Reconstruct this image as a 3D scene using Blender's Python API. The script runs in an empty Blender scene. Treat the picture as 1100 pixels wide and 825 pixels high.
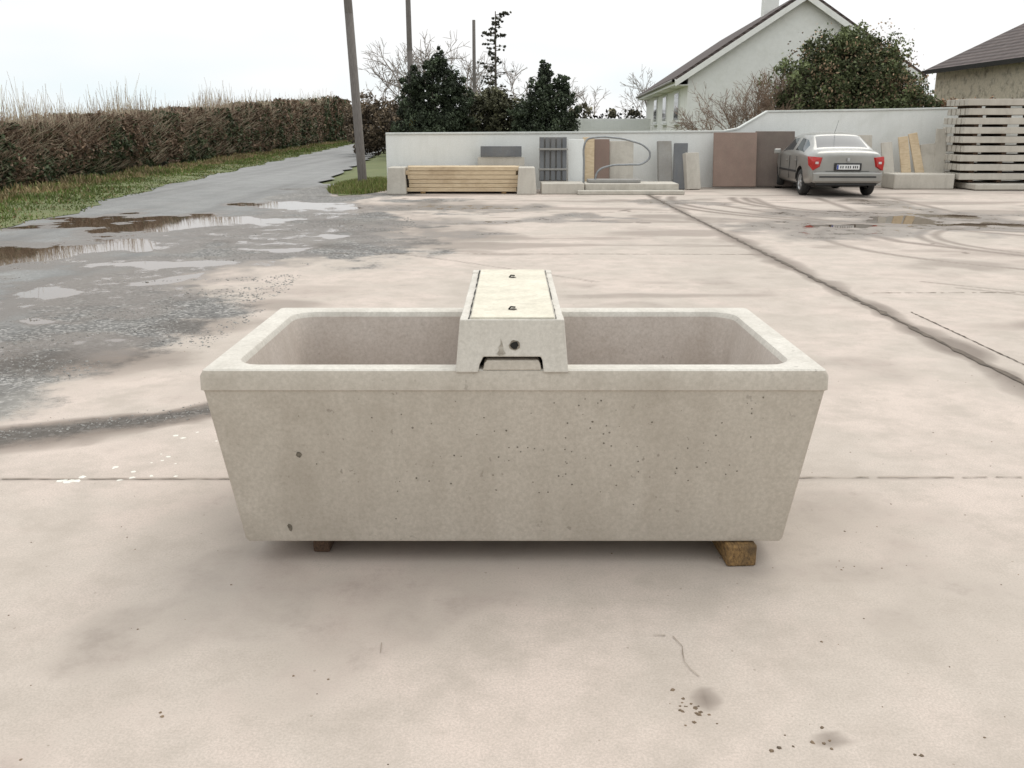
import bpy, bmesh, math, random
import numpy as np
from mathutils import Vector, Matrix
random.seed(7); rng=np.random.default_rng(11)
S=bpy.context.scene
COL=S.collection
# ------------------------------------------------------------------ helpers
def link(o,parent=None):
    COL.objects.link(o)
    if parent: o.parent=parent
    return o
def empty(name,loc=(0,0,0),rz=0):
    e=bpy.data.objects.new(name,None); e.location=loc; e.rotation_euler=(0,0,rz); e.empty_display_size=.2
    return link(e)
def mobj(name,V,F,mat,parent=None,smooth=False,bevel=0,segs=2):
    me=bpy.data.meshes.new(name); me.from_pydata([tuple(v) for v in V],[],F); me.update()
    bm=bmesh.new(); bm.from_mesh(me); bmesh.ops.recalc_face_normals(bm,faces=bm.faces); bm.to_mesh(me); bm.free()
    if smooth: me.polygons.foreach_set('use_smooth',[True]*len(me.polygons))
    if mat: 
        for m in (mat if isinstance(mat,list) else [mat]): me.materials.append(m)
    o=link(bpy.data.objects.new(name,me),parent)
    if bevel:
        b=o.modifiers.new('b','BEVEL'); b.width=bevel; b.segments=segs; b.limit_method='ANGLE'; b.angle_limit=.6
    return o
BF=[(0,3,2,1),(4,5,6,7),(0,1,5,4),(1,2,6,5),(2,3,7,6),(3,0,4,7)]
def boxv(c,s,rot=None):
    x,y,z=[k/2 for k in s]
    L=[(-x,-y,-z),(x,-y,-z),(x,y,-z),(-x,y,-z),(-x,-y,z),(x,-y,z),(x,y,z),(-x,y,z)]
    R=rot if rot else Matrix.Identity(3)
    return [Vector(c)+R@Vector(p) for p in L]
def box(name,c,s,mat,parent=None,rot=None,bevel=.01):
    return mobj(name,boxv(c,s,rot),BF,mat,parent,bevel=bevel)
def boxes(name,items,mat,parent=None,bevel=.01):
    V=[];F=[]
    for it in items:
        c,s=it[0],it[1]; r=it[2] if len(it)>2 else None
        n=len(V); V+=boxv(c,s,r); F+=[tuple(i+n for i in f) for f in BF]
    return mobj(name,V,F,mat,parent,bevel=bevel)
def RX(a): return Matrix.Rotation(a,3,'X')
def RZ(a): return Matrix.Rotation(a,3,'Z')
def RY(a): return Matrix.Rotation(a,3,'Y')
def tubes(name,segs,mat,parent=None,n=5):
    V=[];F=[]
    for p0,p1,r0,r1 in segs:
        p0=Vector(p0);p1=Vector(p1); d=(p1-p0)
        if d.length<1e-6: continue
        d.normalize(); a=d.orthogonal().normalized(); b=d.cross(a); k=len(V)
        for p,r in((p0,r0),(p1,r1)):
            for i in range(n):
                t=2*math.pi*i/n; V.append(p+(a*math.cos(t)+b*math.sin(t))*r)
        for i in range(n): F.append((k+i,k+(i+1)%n,k+n+(i+1)%n,k+n+i))
        F.append(tuple(k+n+i for i in range(n)))
    me=bpy.data.meshes.new(name); me.from_pydata([tuple(v) for v in V],[],F)
    me.polygons.foreach_set('use_smooth',[True]*len(F)); me.materials.append(mat)
    return link(bpy.data.objects.new(name,me),parent)
def quads(name,V,C,mat,parent=None):
    n=len(V); me=bpy.data.meshes.new(name)
    me.vertices.add(n*4); me.vertices.foreach_set('co',V.reshape(-1).astype(np.float32))
    me.loops.add(n*4); me.loops.foreach_set('vertex_index',np.arange(n*4,dtype=np.int32))
    me.polygons.add(n); me.polygons.foreach_set('loop_start',np.arange(0,n*4,4,dtype=np.int32))
    me.update(calc_edges=True)
    a=me.attributes.new('Col','FLOAT_COLOR','POINT')
    c=np.ones((n,4,4),np.float32); c[:,:,:3]=C[:,None,:]; a.data.foreach_set('color',c.reshape(-1))
    me.materials.append(mat)
    return link(bpy.data.objects.new(name,me),parent)
def leafquads(P,size,up=0.0):
    n=len(P); a=rng.normal(size=(n,3)); a[:,2]+=up; a/=np.linalg.norm(a,axis=1)[:,None]
    b=rng.normal(size=(n,3)); b-=(b*a).sum(1)[:,None]*a; b/=np.linalg.norm(b,axis=1)[:,None]
    s=(size*rng.uniform(.6,1.4,n))[:,None]
    a=a*s; b=b*s*.55
    return np.stack([P-a,P+b,P+a,P-b],1)
_lat={}
def vn(x,y,sc,seed=0):
    if seed not in _lat: _lat[seed]=np.random.default_rng(seed+100).random((256,256))
    L=_lat[seed]; x=np.asarray(x)/sc+500.3; y=np.asarray(y)/sc+500.7
    i=np.floor(x).astype(int); j=np.floor(y).astype(int); fx=x-i; fy=y-j
    fx=fx*fx*(3-2*fx); fy=fy*fy*(3-2*fy); i%=256; j%=256; i1=(i+1)%256; j1=(j+1)%256
    return (L[i,j]*(1-fx)+L[i1,j]*fx)*(1-fy)+(L[i,j1]*(1-fx)+L[i1,j1]*fx)*fy
def fbm(x,y,sc,seed=0,o=4):
    r=0;a=1;t=0
    for k in range(o): r=r+a*vn(x,y,sc/2**k,seed+k); t+=a; a*=.55
    return r/t
def ss(v,a=0,b=1):
    t=np.clip((v-a)/(b-a),0,1); return t*t*(3-2*t)
# ------------------------------------------------------------------ materials
class NT:
    def __init__(s,name):
        s.m=bpy.data.materials.new(name); s.m.use_nodes=True; s.t=s.m.node_tree; s.n=s.t.nodes; s.b=s.n['Principled BSDF']
        s.tc=s.n.new('ShaderNodeTexCoord')
    def L(s,a,b): s.t.links.new(a,b)
    def noise(s,sc,det=4,rough=.6,vec=None,dist=0):
        n=s.n.new('ShaderNodeTexNoise'); n.inputs['Scale'].default_value=sc; n.inputs['Detail'].default_value=det
        n.inputs['Roughness'].default_value=rough; n.inputs['Distortion'].default_value=dist
        s.L(vec or s.tc.outputs['Object'],n.inputs['Vector']); return n.outputs['Fac']
    def vor(s,sc,feat='F1',out='Distance'):
        n=s.n.new('ShaderNodeTexVoronoi'); n.inputs['Scale'].default_value=sc; n.feature=feat
        s.L(s.tc.outputs['Object'],n.inputs['Vector']); return n.outputs[out]
    def ramp(s,f,stops):
        r=s.n.new('ShaderNodeValToRGB'); e=r.color_ramp.elements
        while len(e)<len(stops): e.new(.5)
        for k,(p,c) in enumerate(stops):
            e[k].position=p; e[k].color=(c,c,c,1) if isinstance(c,(int,float)) else (*c,1)
        s.L(f,r.inputs['Fac']); return r.outputs['Color']
    def mix(s,f,a,b,mode='MIX'):
        n=s.n.new('ShaderNodeMix'); n.data_type='RGBA'; n.blend_type=mode
        for i,v in((0,f),(6,a),(7,b)):
            if isinstance(v,bpy.types.NodeSocket): s.L(v,n.inputs[i])
            elif i==0: n.inputs[0].default_value=v
            else: n.inputs[i].default_value=(v,v,v,1) if isinstance(v,(int,float)) else (*v,1)
        return n.outputs[2]
    def math(s,op,a,b=0,clamp=False):
        n=s.n.new('ShaderNodeMath'); n.operation=op; n.use_clamp=clamp
        for i,v in((0,a),(1,b)):
            if isinstance(v,bpy.types.NodeSocket): s.L(v,n.inputs[i])
            else: n.inputs[i].default_value=v
        return n.outputs[0]
    def bump(s,h,st=.3,dist=.01):
        n=s.n.new('ShaderNodeBump'); n.inputs['Distance'].default_value=dist
        if isinstance(st,bpy.types.NodeSocket): s.L(st,n.inputs['Strength'])
        else: n.inputs['Strength'].default_value=st
        s.L(h,n.inputs['Height']); s.L(n.outputs[0],s.b.inputs['Normal'])
    def col(s,c): 
        if isinstance(c,bpy.types.NodeSocket): s.L(c,s.b.inputs['Base Color'])
        else: s.b.inputs['Base Color'].default_value=(*c,1)
    def rough(s,v):
        if isinstance(v,bpy.types.NodeSocket): s.L(v,s.b.inputs['Roughness'])
        else: s.b.inputs['Roughness'].default_value=v
    def attr(s,name,out='Color'):
        a=s.n.new('ShaderNodeAttribute'); a.attribute_name=name; return a.outputs[out]
def simple(name,c1,c2,sc=5,rough=.8,bump=.3,metal=0,bd=.005,stretch=None,stain=None,spec=None):
    m=NT(name); vec=None
    if stretch:
        mp=m.n.new('ShaderNodeMapping'); mp.inputs['Scale'].default_value=stretch; m.L(m.tc.outputs['Object'],mp.inputs[0]); vec=mp.outputs[0]
    f=m.noise(sc,3,.65,vec); c=m.ramp(f,[(.3,c1),(.7,c2)])
    if stain:
        st=m.ramp(m.noise(sc*.35,3,.7),[(.5,0),(.72,1)]); c=m.mix(m.math('MULTIPLY',st,stain[1]),c,stain[0])
    m.col(c); m.rough(rough); m.b.inputs['Metallic'].default_value=metal
    if spec is not None: m.b.inputs['Specular IOR Level'].default_value=spec
    if bump: m.bump(f,bump,bd)
    return m.m
def concrete(name,c1,c2,pit=.5,stain=(.2,.17,.13),sa=.35,sc=3.0,streak=0.5,bump=True):
    m=NT(name)
    big=m.noise(sc,4,.65); fine=m.noise(70,3,.75); c=m.ramp(big,[(.3,c1),(.7,c2)])
    c=m.mix(m.ramp(fine,[(.33,.55),(.68,0)]),c,(c1[0]*.72,c1[1]*.72,c1[2]*.7))
    mp=m.n.new('ShaderNodeMapping'); mp.inputs['Scale'].default_value=(5,5,.8); m.L(m.tc.outputs['Object'],mp.inputs[0])
    st=m.ramp(m.noise(1.4,3,.7,mp.outputs[0]),[(.45,0),(.8,1)])
    c=m.mix(m.math('MULTIPLY',st,streak*.5),c,stain)
    bl=m.ramp(m.noise(sc*.6,4,.75,None,.6),[(.52,0),(.74,1)])
    c=m.mix(m.math('MULTIPLY',bl,sa),c,stain)
    if pit:
        pn=m.ramp(m.noise(34,2,.5),[(.68,0),(.72,1)]); pm=m.ramp(m.noise(2.6,2,.5),[(.48,0),(.62,1)])
        p=m.math('MULTIPLY',pn,pm); c=m.mix(m.math('MULTIPLY',p,pit),c,(.16,.135,.11))
        v2=m.vor(8.0); p2=m.math('LESS_THAN',v2,.035); c=m.mix(m.math('MULTIPLY',p2,.7*min(1,pit*2)),c,(.09,.075,.06))
    m.col(c); m.rough(.85)
    if bump: m.bump(fine,.22,.003)
    return m.m
M_tr=concrete('trough_concrete',(.485,.435,.37),(.565,.51,.44),pit=.5,sa=.30,stain=(.25,.205,.155))
M_box=concrete('cover_concrete',(.60,.56,.50),(.68,.64,.575),pit=.3,sa=.18)
M_lid=concrete('lid_concrete',(.66,.61,.50),(.74,.685,.57),pit=.3,sa=.2,sc=5)
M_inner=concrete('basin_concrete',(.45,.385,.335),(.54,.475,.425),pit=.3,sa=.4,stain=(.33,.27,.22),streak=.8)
M_slab=concrete('precast_concrete',(.50,.46,.40),(.60,.56,.49),pit=0,sa=.4,sc=1.5,bump=False)
M_slabd=concrete('old_concrete',(.26,.25,.235),(.38,.365,.34),pit=0,sa=.4,sc=1.5,bump=False)
M_grey=concrete('grey_slab',(.13,.135,.145),(.2,.205,.21),pit=0,sa=.3,sc=2,bump=False)
M_brown=concrete('brown_slab',(.24,.165,.135),(.32,.23,.185),pit=0,sa=.3,sc=2,bump=False)
M_dbrown=concrete('dark_brown_slab',(.14,.11,.095),(.2,.155,.13),pit=0,sa=.3,sc=2,bump=False)
M_white=concrete('whitewashed_render',(.78,.785,.76),(.84,.84,.81),pit=0,stain=(.45,.45,.39),sa=.35,sc=.6,streak=.3,bump=False)
M_hwhite=simple('white_render',(.78,.77,.73),(.84,.83,.79),6,.9,0,stain=((.65,.64,.58),.4))
M_beige=simple('pebbledash',(.46,.40,.31),(.60,.53,.42),12,.95,.8,stain=((.14,.12,.10),.75))
M_plank=simple('pale_timber',(.48,.36,.22),(.68,.55,.38),6,.75,.4,stretch=(1,8,14),stain=((.36,.25,.15),.5))
M_block=simple('timber_block',(.09,.05,.02),(.32,.19,.07),14,.85,.6,stretch=(10,2,6),stain=((.05,.035,.02),.7))
M_blockd=simple('wet_timber',(.04,.022,.014),(.12,.07,.04),14,.85,.6,stretch=(10,2,6))
M_pole=simple('pole_timber',(.10,.085,.075),(.18,.16,.145),6,.9,.6,stretch=(12,12,1))
M_bark=simple('bark',(.06,.05,.04),(.12,.1,.085),8,.95,0)
M_twig=simple('twig',(.20,.165,.14),(.31,.265,.23),3,.95,0)
M_htwig=simple('hedge_twig',(.14,.09,.062),(.28,.20,.14),1.5,.95,0)
M_reed=simple('dry_reed',(.28,.23,.16),(.48,.41,.30),1.5,.95,0)
M_galv=simple('galvanised_steel',(.20,.21,.215),(.32,.33,.335),15,.5,.1,metal=.5)
M_yellow=simple('yellow_paint',(.6,.42,.05),(.7,.5,.08),15,.6,0)
M_dark=simple('dark_gap',(.012,.011,.01),(.03,.027,.022),20,.95,0)
M_win=simple('window_glass',(.03,.035,.04),(.05,.055,.06),3,.08,0)
def tile():
    m=NT('roof_tiles'); w=m.n.new('ShaderNodeTexWave'); w.wave_type='BANDS'; w.bands_direction='Z'; w.inputs['Scale'].default_value=2.2
    w.inputs['Distortion'].default_value=.6; w.inputs['Detail'].default_value=2
    m.L(m.tc.outputs['Object'],w.inputs['Vector'])
    c=m.ramp(m.noise(2.5,4,.7),[(.3,(.055,.038,.036)),(.7,(.12,.09,.08))]); c=m.mix(m.math('MULTIPLY',w.outputs['Fac'],.35),c,(.02,.016,.015))
    m.col(c); m.rough(.85); m.bump(w.outputs['Fac'],.8,.03); return m.m
M_tile=tile()
def leafm():
    m=NT('foliage'); m.col(m.attr('Col')); m.rough(.7); m.b.inputs['Specular IOR Level'].default_value=.25; return m.m
M_leaf=leafm()
def roadcol(m):
    a=m.noise(1.2,3,.65); v=m.vor(60,'F1','Color'); sp=m.n.new('ShaderNodeSeparateColor'); m.L(v,sp.inputs[0])
    c=m.ramp(a,[(.3,(.18,.178,.17)),(.7,(.265,.26,.245))]); c=m.mix(.3,c,m.ramp(sp.outputs[0],[(0,.08),(1,.34)]))
    mp=m.n.new('ShaderNodeMapping'); mp.inputs['Rotation'].default_value=(0,0,-.1); mp.inputs['Scale'].default_value=(1.1,.04,1); m.L(m.tc.outputs['Object'],mp.inputs[0])
    c=m.mix(m.ramp(m.noise(1.3,3,.6,mp.outputs[0]),[(.45,0),(.7,.55)]),c,(.11,.105,.10)); return c,sp.outputs[0]
def yardm():
    m=NT('yard_surface'); sep=m.n.new('ShaderNodeSeparateColor'); m.L(m.attr('Mask'),sep.inputs[0])
    g,w,s=sep.outputs; rd=m.attr('Mask','Alpha')
    n1=m.noise(.6,5,.66,None,.5); n2=m.noise(3.2,6,.74); fine=m.noise(130,3,.8)
    con=m.ramp(n1,[(.30,(.46,.40,.345)),(.46,(.525,.453,.395)),(.56,(.585,.49,.43)),(.70,(.63,.525,.46))])
    con=m.mix(m.ramp(n2,[(.36,.75),(.58,0)]),con,(.41,.352,.30))
    con=m.mix(m.ramp(fine,[(.36,.6),(.62,0)]),con,(.33,.285,.24))
    vs=m.vor(9); sp=m.math('LESS_THAN',vs,.04); con=m.mix(m.math('MULTIPLY',sp,.5),con,(.2,.16,.12))
    fz=m.math('ADD',m.math('MULTIPLY',m.math('SUBTRACT',fine,.5),.35),m.math('MULTIPLY',m.math('SUBTRACT',n2,.5),.8))
    sf=m.ramp(m.math('ADD',s,fz),[(.14,0),(.36,.5),(.8,1)])
    con=m.mix(m.math('MULTIPLY',sf,.87),con,(.165,.13,.105))
    vc=m.vor(42,'F1','Color'); sepv=m.n.new('ShaderNodeSeparateColor'); m.L(vc,sepv.inputs[0])
    gr=m.ramp(sepv.outputs[0],[(0,(.08,.077,.072)),(.6,(.18,.172,.162)),(1,(.40,.38,.355))])
    gr=m.mix(m.ramp(n2,[(.4,0),(.65,.6)]),gr,(.10,.092,.082))
    gr=m.mix(m.ramp(n1,[(.5,0),(.66,.7)]),gr,(.30,.28,.25))
    gr=m.mix(m.math('MULTIPLY',sf,.7),gr,(.065,.05,.038))
    rc,rs=roadcol(m)
    rm=m.ramp(m.math('ADD',rd,m.math('MULTIPLY',m.math('SUBTRACT',n2,.5),1.2)),[(.36,0),(.64,1)])
    gr=m.mix(rm,gr,rc)
    gm=m.ramp(m.math('ADD',g,m.math('ADD',m.math('MULTIPLY',m.math('SUBTRACT',fine,.5),.7),m.math('MULTIPLY',m.math('SUBTRACT',n2,.5),1.3))),[(.34,0),(.66,1)])
    c=m.mix(gm,con,gr)
    damp=m.ramp(m.math('ADD',w,m.math('MULTIPLY',m.math('SUBTRACT',n2,.5),.8)),[(.16,0),(.42,1)])
    c=m.mix(m.math('MULTIPLY',damp,.70),c,(.11,.083,.062))
    wet=m.ramp(m.math('ADD',w,m.math('MULTIPLY',m.math('SUBTRACT',n2,.5),.85)),[(.50,0),(.57,1)])
    c=m.mix(m.math('MULTIPLY',wet,.9),c,(.10,.066,.042)); m.col(c)
    r=m.math('SUBTRACT',.85,m.math('MULTIPLY',damp,.40)); r=m.math('SUBTRACT',r,m.math('MULTIPLY',wet,.42),True); m.rough(r)
    m.bump(fine,m.math('MULTIPLY',m.math('SUBTRACT',1,wet,True),m.math('ADD',.12,m.math('MULTIPLY',gm,.5))),.005); return m.m
M_yard=yardm()
def roadm():
    m=NT('road_asphalt'); c,h=roadcol(m); m.col(c); m.rough(.75); return m.m
M_road=roadm()
def grassm(name,a,b,d):
    m=NT(name); c=m.ramp(m.noise(.5,4,.7),[(.3,a),(.7,b)]); c=m.mix(m.ramp(m.noise(6,4,.7),[(.45,0),(.7,.8)]),c,d); m.col(c); m.rough(.95); return m.m
M_grass=grassm('grass',(.085,.11,.035),(.14,.16,.06),(.16,.14,.07))
# ------------------------------------------------------------------ terrain
R=1500
mobj('ground',[(-R,-R,-.06),(R,-R,-.06),(R,R,-.06),(-R,R,-.06)],[(0,1,2,3)],M_grass)
def Lx(y): return np.where(np.asarray(y)<25,-8.15-.15*(np.asarray(y)-15),-9.65-.086*(np.asarray(y)-25))
xs=np.concatenate([[-14.],np.arange(-11.5,14.01,.06),np.arange(14.5,40,1.5)])
ys=[-6,-3,0,1.2]; y=1.5
while y<27.55: ys.append(y); y+=.02+.0042*y
ys.append(27.6); ys=np.array(ys)
X,Y=np.meshgrid(xs,ys); nx,ny=len(xs),len(ys)
bY=[0,5.7,6.5,8.4,11.1,13,16,19,21.4,27]; bX=[-3.9,-3.2,-2.7,-2.6,-2.8,-2.2,-2.0,-2.7,-3.4,-3.6]
bx=np.interp(Y,bY,bX)
N=fbm(X,Y,2.4,1); N2=fbm(X,Y,.8,9)
grav=ss((bx+(N-.5)*3.6+(N2-.5)*1.6-X)/1.8,-.5,.5)
roadmask=ss((Lx(Y)+4.0-.10*np.maximum(0,24-Y)+(N-.5)*3.0-X)/1.6,-.5,.5)
WX=X+(fbm(X,Y*.6,1.5,120)-.5)*2.6; WY=Y+(fbm(X,Y*.6,1.5,130)-.5)*2.6
def ell(cx,cy,rx,ry,k=1.2,warp=False):
    x_,y_=(WX,WY) if warp else (X,Y)
    d=np.sqrt(((x_-cx)/rx)**2+((y_-cy)/ry)**2)+(N2-.5)*k+(N-.5)*k*.6; return np.clip(1.5-d,0,1)
def pl(pts,w):
    D=np.full(X.shape,1e9)
    for (x0,y0),(x1,y1) in zip(pts[:-1],pts[1:]):
        dx,dy=x1-x0,y1-y0; t=np.clip(((X-x0)*dx+(Y-y0)*dy)/(dx*dx+dy*dy),0,1)
        D=np.minimum(D,np.hypot(X-x0-t*dx,Y-y0-t*dy))
    return np.clip(1-D/w,0,1)
wet=np.zeros_like(X)
PUD=[(-6.1,16.3,1.6,1.4),(-6.1,12.8,1.5,1.0),(-7.4,12.0,1.1,.8),(-4.15,10.8,1.1,.45),(-4.75,8.7,.6,.36),(-3.75,7.6,.36,.15),(-3.2,12.9,1.0,.45),(-4.7,20.2,1.5,.9),(-3.3,9.7,.4,.17),(-2.7,14.2,.7,.35)]
for e in PUD: wet=np.maximum(wet,ell(*e,1.9,True))
for e in [(6.6,16.4,1.3,.6),(5.2,15.5,.5,.3),(8.0,17.3,.8,.5),(8.4,15.6,.9,.35)]: wet=np.maximum(wet,.9*ell(*e,1.6,True))
for e in [(-1.0,16.3,2.4,.5),(1.4,16.8,1.6,.5),(-1.5,19.5,2,.8),(7.0,16.8,3.0,1.7),(5.2,14.6,1.4,.8),(9.5,15.5,2.2,1.0),(8.2,20.3,.8,1.8),(3.2,20.5,1.5,.8)]: wet=np.maximum(wet,.48*ell(*e,2.2,True))
for e in [(-3,14,2,2.6),(-4.5,8.6,1.4,1.5),(-4.5,10.8,2.0,1.3),(-5.4,13.5,2.4,2.8),(-3.4,6.6,.9,.6),(-4.2,18.5,2.2,2.0)]: wet=np.maximum(wet,.50*ell(*e,2.2,True))
for p in ([(7.9,21.5),(8.2,18.5),(7.6,16.5),(6.5,15.5)],[(5,16),(7,15.2),(9.5,15.4),(12,16.5)],[(6.2,18.5),(8,17.6),(11,17.8)]): wet=np.maximum(wet,.55*pl(p,.5+.9*(N2-.5)))
stain=np.zeros_like(X)
def st(a,v): 
    global stain; stain=np.maximum(stain,a*v)
strip=pl([(-3.8,4.48),(-2.75,4.74),(-2.2,4.95),(-1.72,5.25),(-1.45,5.4)],.32+.6*(N2-.5))
st(strip,1.9); grav=np.maximum(grav,strip*.9)
st(ell(-3.2,6.4,.8,.45),.9); st(ell(-2.6,7.6,.5,.4),.5); st(ell(-2.2,8.6,.45,.3),.45); st(ell(-2.2,15.5,1.8,1.8,1.2,True),.5); st(ell(-1.5,20,2.2,1.2,1.2,True),.4)
st(ell(3.0,16.8,2.8,.8,1.2,True),.42); st(ell(7,17.5,3.5,1.8,1.4,True),.45); st(ell(5.2,11,1.2,.5,1.2,True),.4); st(ell(4.9,7.6,.9,.22),.55); st(ell(8.5,12,2,.8,1.2,True),.42)
st(ell(1.15,3.15,.5,.12),.22); st(ell(0,3.95,1.3,.8,.4),.32); st(ell(.56,2.36,.05,.06,.8),.8); st(ell(.86,2.17,.05,.03,.8),.6); st(ell(3.34,6.9,.14,.38,.9),.95); st(ell(3.36,8.4,.10,.4,.9),.8)  # the broad, nearly even ellipse darkens the yard under and around the trough
for r in(5.2,5.5,6.9,7.25): st(pl([(10.5+r*math.cos(a),21+r*math.sin(a)*.9) for a in np.linspace(2.9,4.6,24)],.17),.95)
for r in(3.2,3.45,4.9): st(pl([(9.5+r*math.cos(a),13.5+r*math.sin(a)*.8) for a in np.linspace(2.2,4.4,24)],.13),.7)
st(pl([(5.6,22),(5.2,17),(5.6,13.5),(7.2,11)],.18),.8); st(pl([(7.1,22),(6.7,18),(7.2,15),(9,12.8)],.18),.8)
st(pl([(8.8,22),(8.5,17),(9.5,13.5),(11,11.5)],.18),.8); st(pl([(4.4,20),(5.6,16.5),(8,14.8),(12,14)],.2),.85); st(pl([(-3.2,13.6),(-.8,11.6),(.9,9.9)],.05),.6)
st(pl([(4.6,9.5),(6.0,8.2),(8,7.6)],.09),.5); st(pl([(4.4,9.9),(5.9,8.6),(8,8.1)],.09),.5)
st(pl([(3.3,4.0),(3.3,24)],.20+.60*(N2-.5)),.95)
st(pl([(-3.2,4.1),(3.25,4.13)],.05+.10*(N2-.5)),.4)
st(ss(fbm(X*.5,Y*1.2,.9,35),.55,.78)*ss(Y,9,14),.55)
st(ss(fbm(X*.35,Y*1.4,1.2,36),.54,.72)*ss(Y,6,10)*ss(X,-3,-1),.45)
st(ss(fbm(X,Y,.9,37),.52,.80),.26)
gpatch=ss(fbm(X,Y,1.1,40),.54,.70)*ss(-X,-2.0,2.5)*ss(Y,8,14); grav=np.maximum(grav,gpatch*.7)
V=np.stack([X,Y,np.full(X.shape,0.0)],-1).reshape(-1,3)
I=np.arange(nx*ny).reshape(ny,nx); Fq=np.stack([I[:-1,:-1],I[:-1,1:],I[1:,1:],I[1:,:-1]],-1).reshape(-1,4)
me=bpy.data.meshes.new('yard'); me.vertices.add(len(V)); me.vertices.foreach_set('co',V.reshape(-1).astype(np.float32))
me.loops.add(Fq.size); me.loops.foreach_set('vertex_index',Fq.reshape(-1).astype(np.int32)); me.polygons.add(len(Fq)); me.polygons.foreach_set('loop_start',np.arange(0,Fq.size,4,dtype=np.int32)); me.update(calc_edges=True)
at=me.attributes.new('Mask','FLOAT_COLOR','POINT'); c=np.ones((ny,nx,4),np.float32); c[...,0]=grav;c[...,1]=wet;c[...,2]=np.clip(stain,0,1);c[...,3]=roadmask; at.data.foreach_set('color',c.reshape(-1))
me.materials.append(M_yard); link(bpy.data.objects.new('concrete_yard',me))
RV=[];RF=[]; yy=np.concatenate([[27.6],np.arange(28.5,60,1.0),np.arange(60,260,5.)])
for k,y in enumerate(yy):
    l=float(Lx(y)); rx=l+4.3+.12*math.sin(y*1.7)+.08*math.sin(y*3.9+1)
    RV+=[(l-.3,y,0),(rx,y,0)]
    if k: n=2*k; RF.append((n-2,n-1,n+1,n))
mobj('road',RV,RF,M_road)
def Hx(y): return -12.75-.075*(y-24)
VV=[];VF=[];nc=8
yv=np.concatenate([np.arange(-6,60,.5),np.arange(60,260,4.)])
for k,y in enumerate(yv):
    for j in range(nc+1):
        t=j/nc; x0=float(Lx(y))+.05+.16*math.sin(y*1.1)+.1*math.sin(y*2.9)+random.uniform(-.08,.08); x1=Hx(y)-1.8
        VV.append((x0+(x1-x0)*t,y,.008+.08*(t**.8)+.04*random.random()*(t>0)))
    if k:
        for j in range(nc): a=k*(nc+1)+j; VF.append((a,a+1,a-nc,a-nc-1))
mobj('grass_verge',VV,VF,M_grass,smooth=True)
def vz(x,y):
    x0=float(Lx(y));x1=Hx(y)-1.8; t=min(max((x-x0)/(x1-x0),0),1); return .008+.09*t**.8
gp=[]
for k in range(40):
    a=2*math.pi*k/40; r=1+.12*math.sin(3*a)+.16*random.random(); gp.append((-4.0+.8*r*math.cos(a),26.2+2.9*r*math.sin(a),.01))
gp.append((-3.95,26.2,.10)); GP=mobj('grass_patch',gp,[(k,(k+1)%40,40) for k in range(40)],M_grass,smooth=True)
mobj('garden_lawn',[(-5.2,27.7,-.03),(60,27.7,-.03),(60,75,.5),(-9,75,.3)],[(0,1,2,3)],M_grass)
def blades(name,pts,h,wd,cols,parent=None):
    P=np.array(pts); n=len(P); a=rng.uniform(0,6.28,n); hh=h*rng.uniform(.4,1.3,n); w=wd
    dx=np.stack([np.cos(a),np.sin(a),np.zeros(n)],1); ln=rng.normal(size=(n,3))*.35*hh[:,None]; ln[:,2]=hh
    w=(w*rng.uniform(.6,1.3,n))[:,None]
    Q=np.stack([P-dx*w,P+dx*w,P+ln+dx*w*.15,P+ln-dx*w*.15],1); return quads(name,Q,cols,M_leaf,parent)
pts=[];cl=[];hs=[];ws=[]
while len(pts)<38000:
    y=14*(10**(random.random()*.9)); lx=float(Lx(y))
    t=random.random()**.85; x=lx+.16*math.sin(y*1.1)+.15-abs(random.gauss(0,.05))+(Hx(y)+.3-lx)*t
    pts.append((x,y,vz(x,y)-.01)); f=.03+.14*t*(.5+float(vn(x,y,1.2,3))); hs.append(f); ws.append(.007+.0008*y)
    v=float(vn(x,y,1.5,5)); dry=(t>.6 and random.random()<.8*v+.3) or random.random()<.15
    b=random.uniform(.7,1.35)*(.7+.6*float(vn(x,y,.9,8)))
    cl.append([k*b for k in ((.25,.19,.10) if dry else (.115,.15,.04))])
blades('verge_grass',pts,np.array(hs),np.array(ws),np.array(cl))
pts=[];cl=[]
for _ in range(7000):
    a=random.uniform(0,6.28); r=math.sqrt(random.random())*1.1; x=-4.0+.8*r*math.cos(a);y=26.2+2.9*r*math.sin(a)
    pts.append((x,y,.09*max(0,1-r))); b=random.uniform(.6,1.4); cl.append([k*b for k in ((.22,.20,.08) if random.random()<.45 else (.13,.17,.04))])
blades('tuft_blades',pts,.12,.014,np.array(cl),GP)
# ------------------------------------------------------------------ joints, cracks
def ribbon(name,paths,mat,z=.005,gap=0):
    V=[];F=[]
    for pts,w,j in paths:
        P=[Vector((*p,0)) for p in pts]; Q=[P[0]]
        for a,b in zip(P[:-1],P[1:]):
            n=max(1,int((b-a).length/max(.04,w*2)))
            for k in range(1,n+1): Q.append(a.lerp(b,k/n))
        for k,q in enumerate(Q):
            d=(Q[min(k+1,len(Q)-1)]-Q[max(k-1,0)]).normalized(); nrm=Vector((-d.y,d.x,0))
            o=random.uniform(-j,j); ww=w*random.uniform(.35,1.45)/2; n=len(V)
            V+= [q+nrm*(o+ww)+Vector((0,0,z)),q+nrm*(o-ww)+Vector((0,0,z))]
            if k and random.random()>=gap: F.append((n-2,n-1,n+1,n))
    return mobj(name,V,F,mat)
M_joint=simple('joint_dirt',(.06,.047,.036),(.16,.125,.095),9,.9,0)
ribbon('expansion_joint',[([(3.3,1.0),(3.31,24)],.05,.016),([(3.56,1.0),(3.57,8.2)],.012,.005)],M_joint)
M_fj=simple('fine_joint_dirt',(.20,.165,.13),(.40,.33,.27),5,.9,0)
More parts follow.
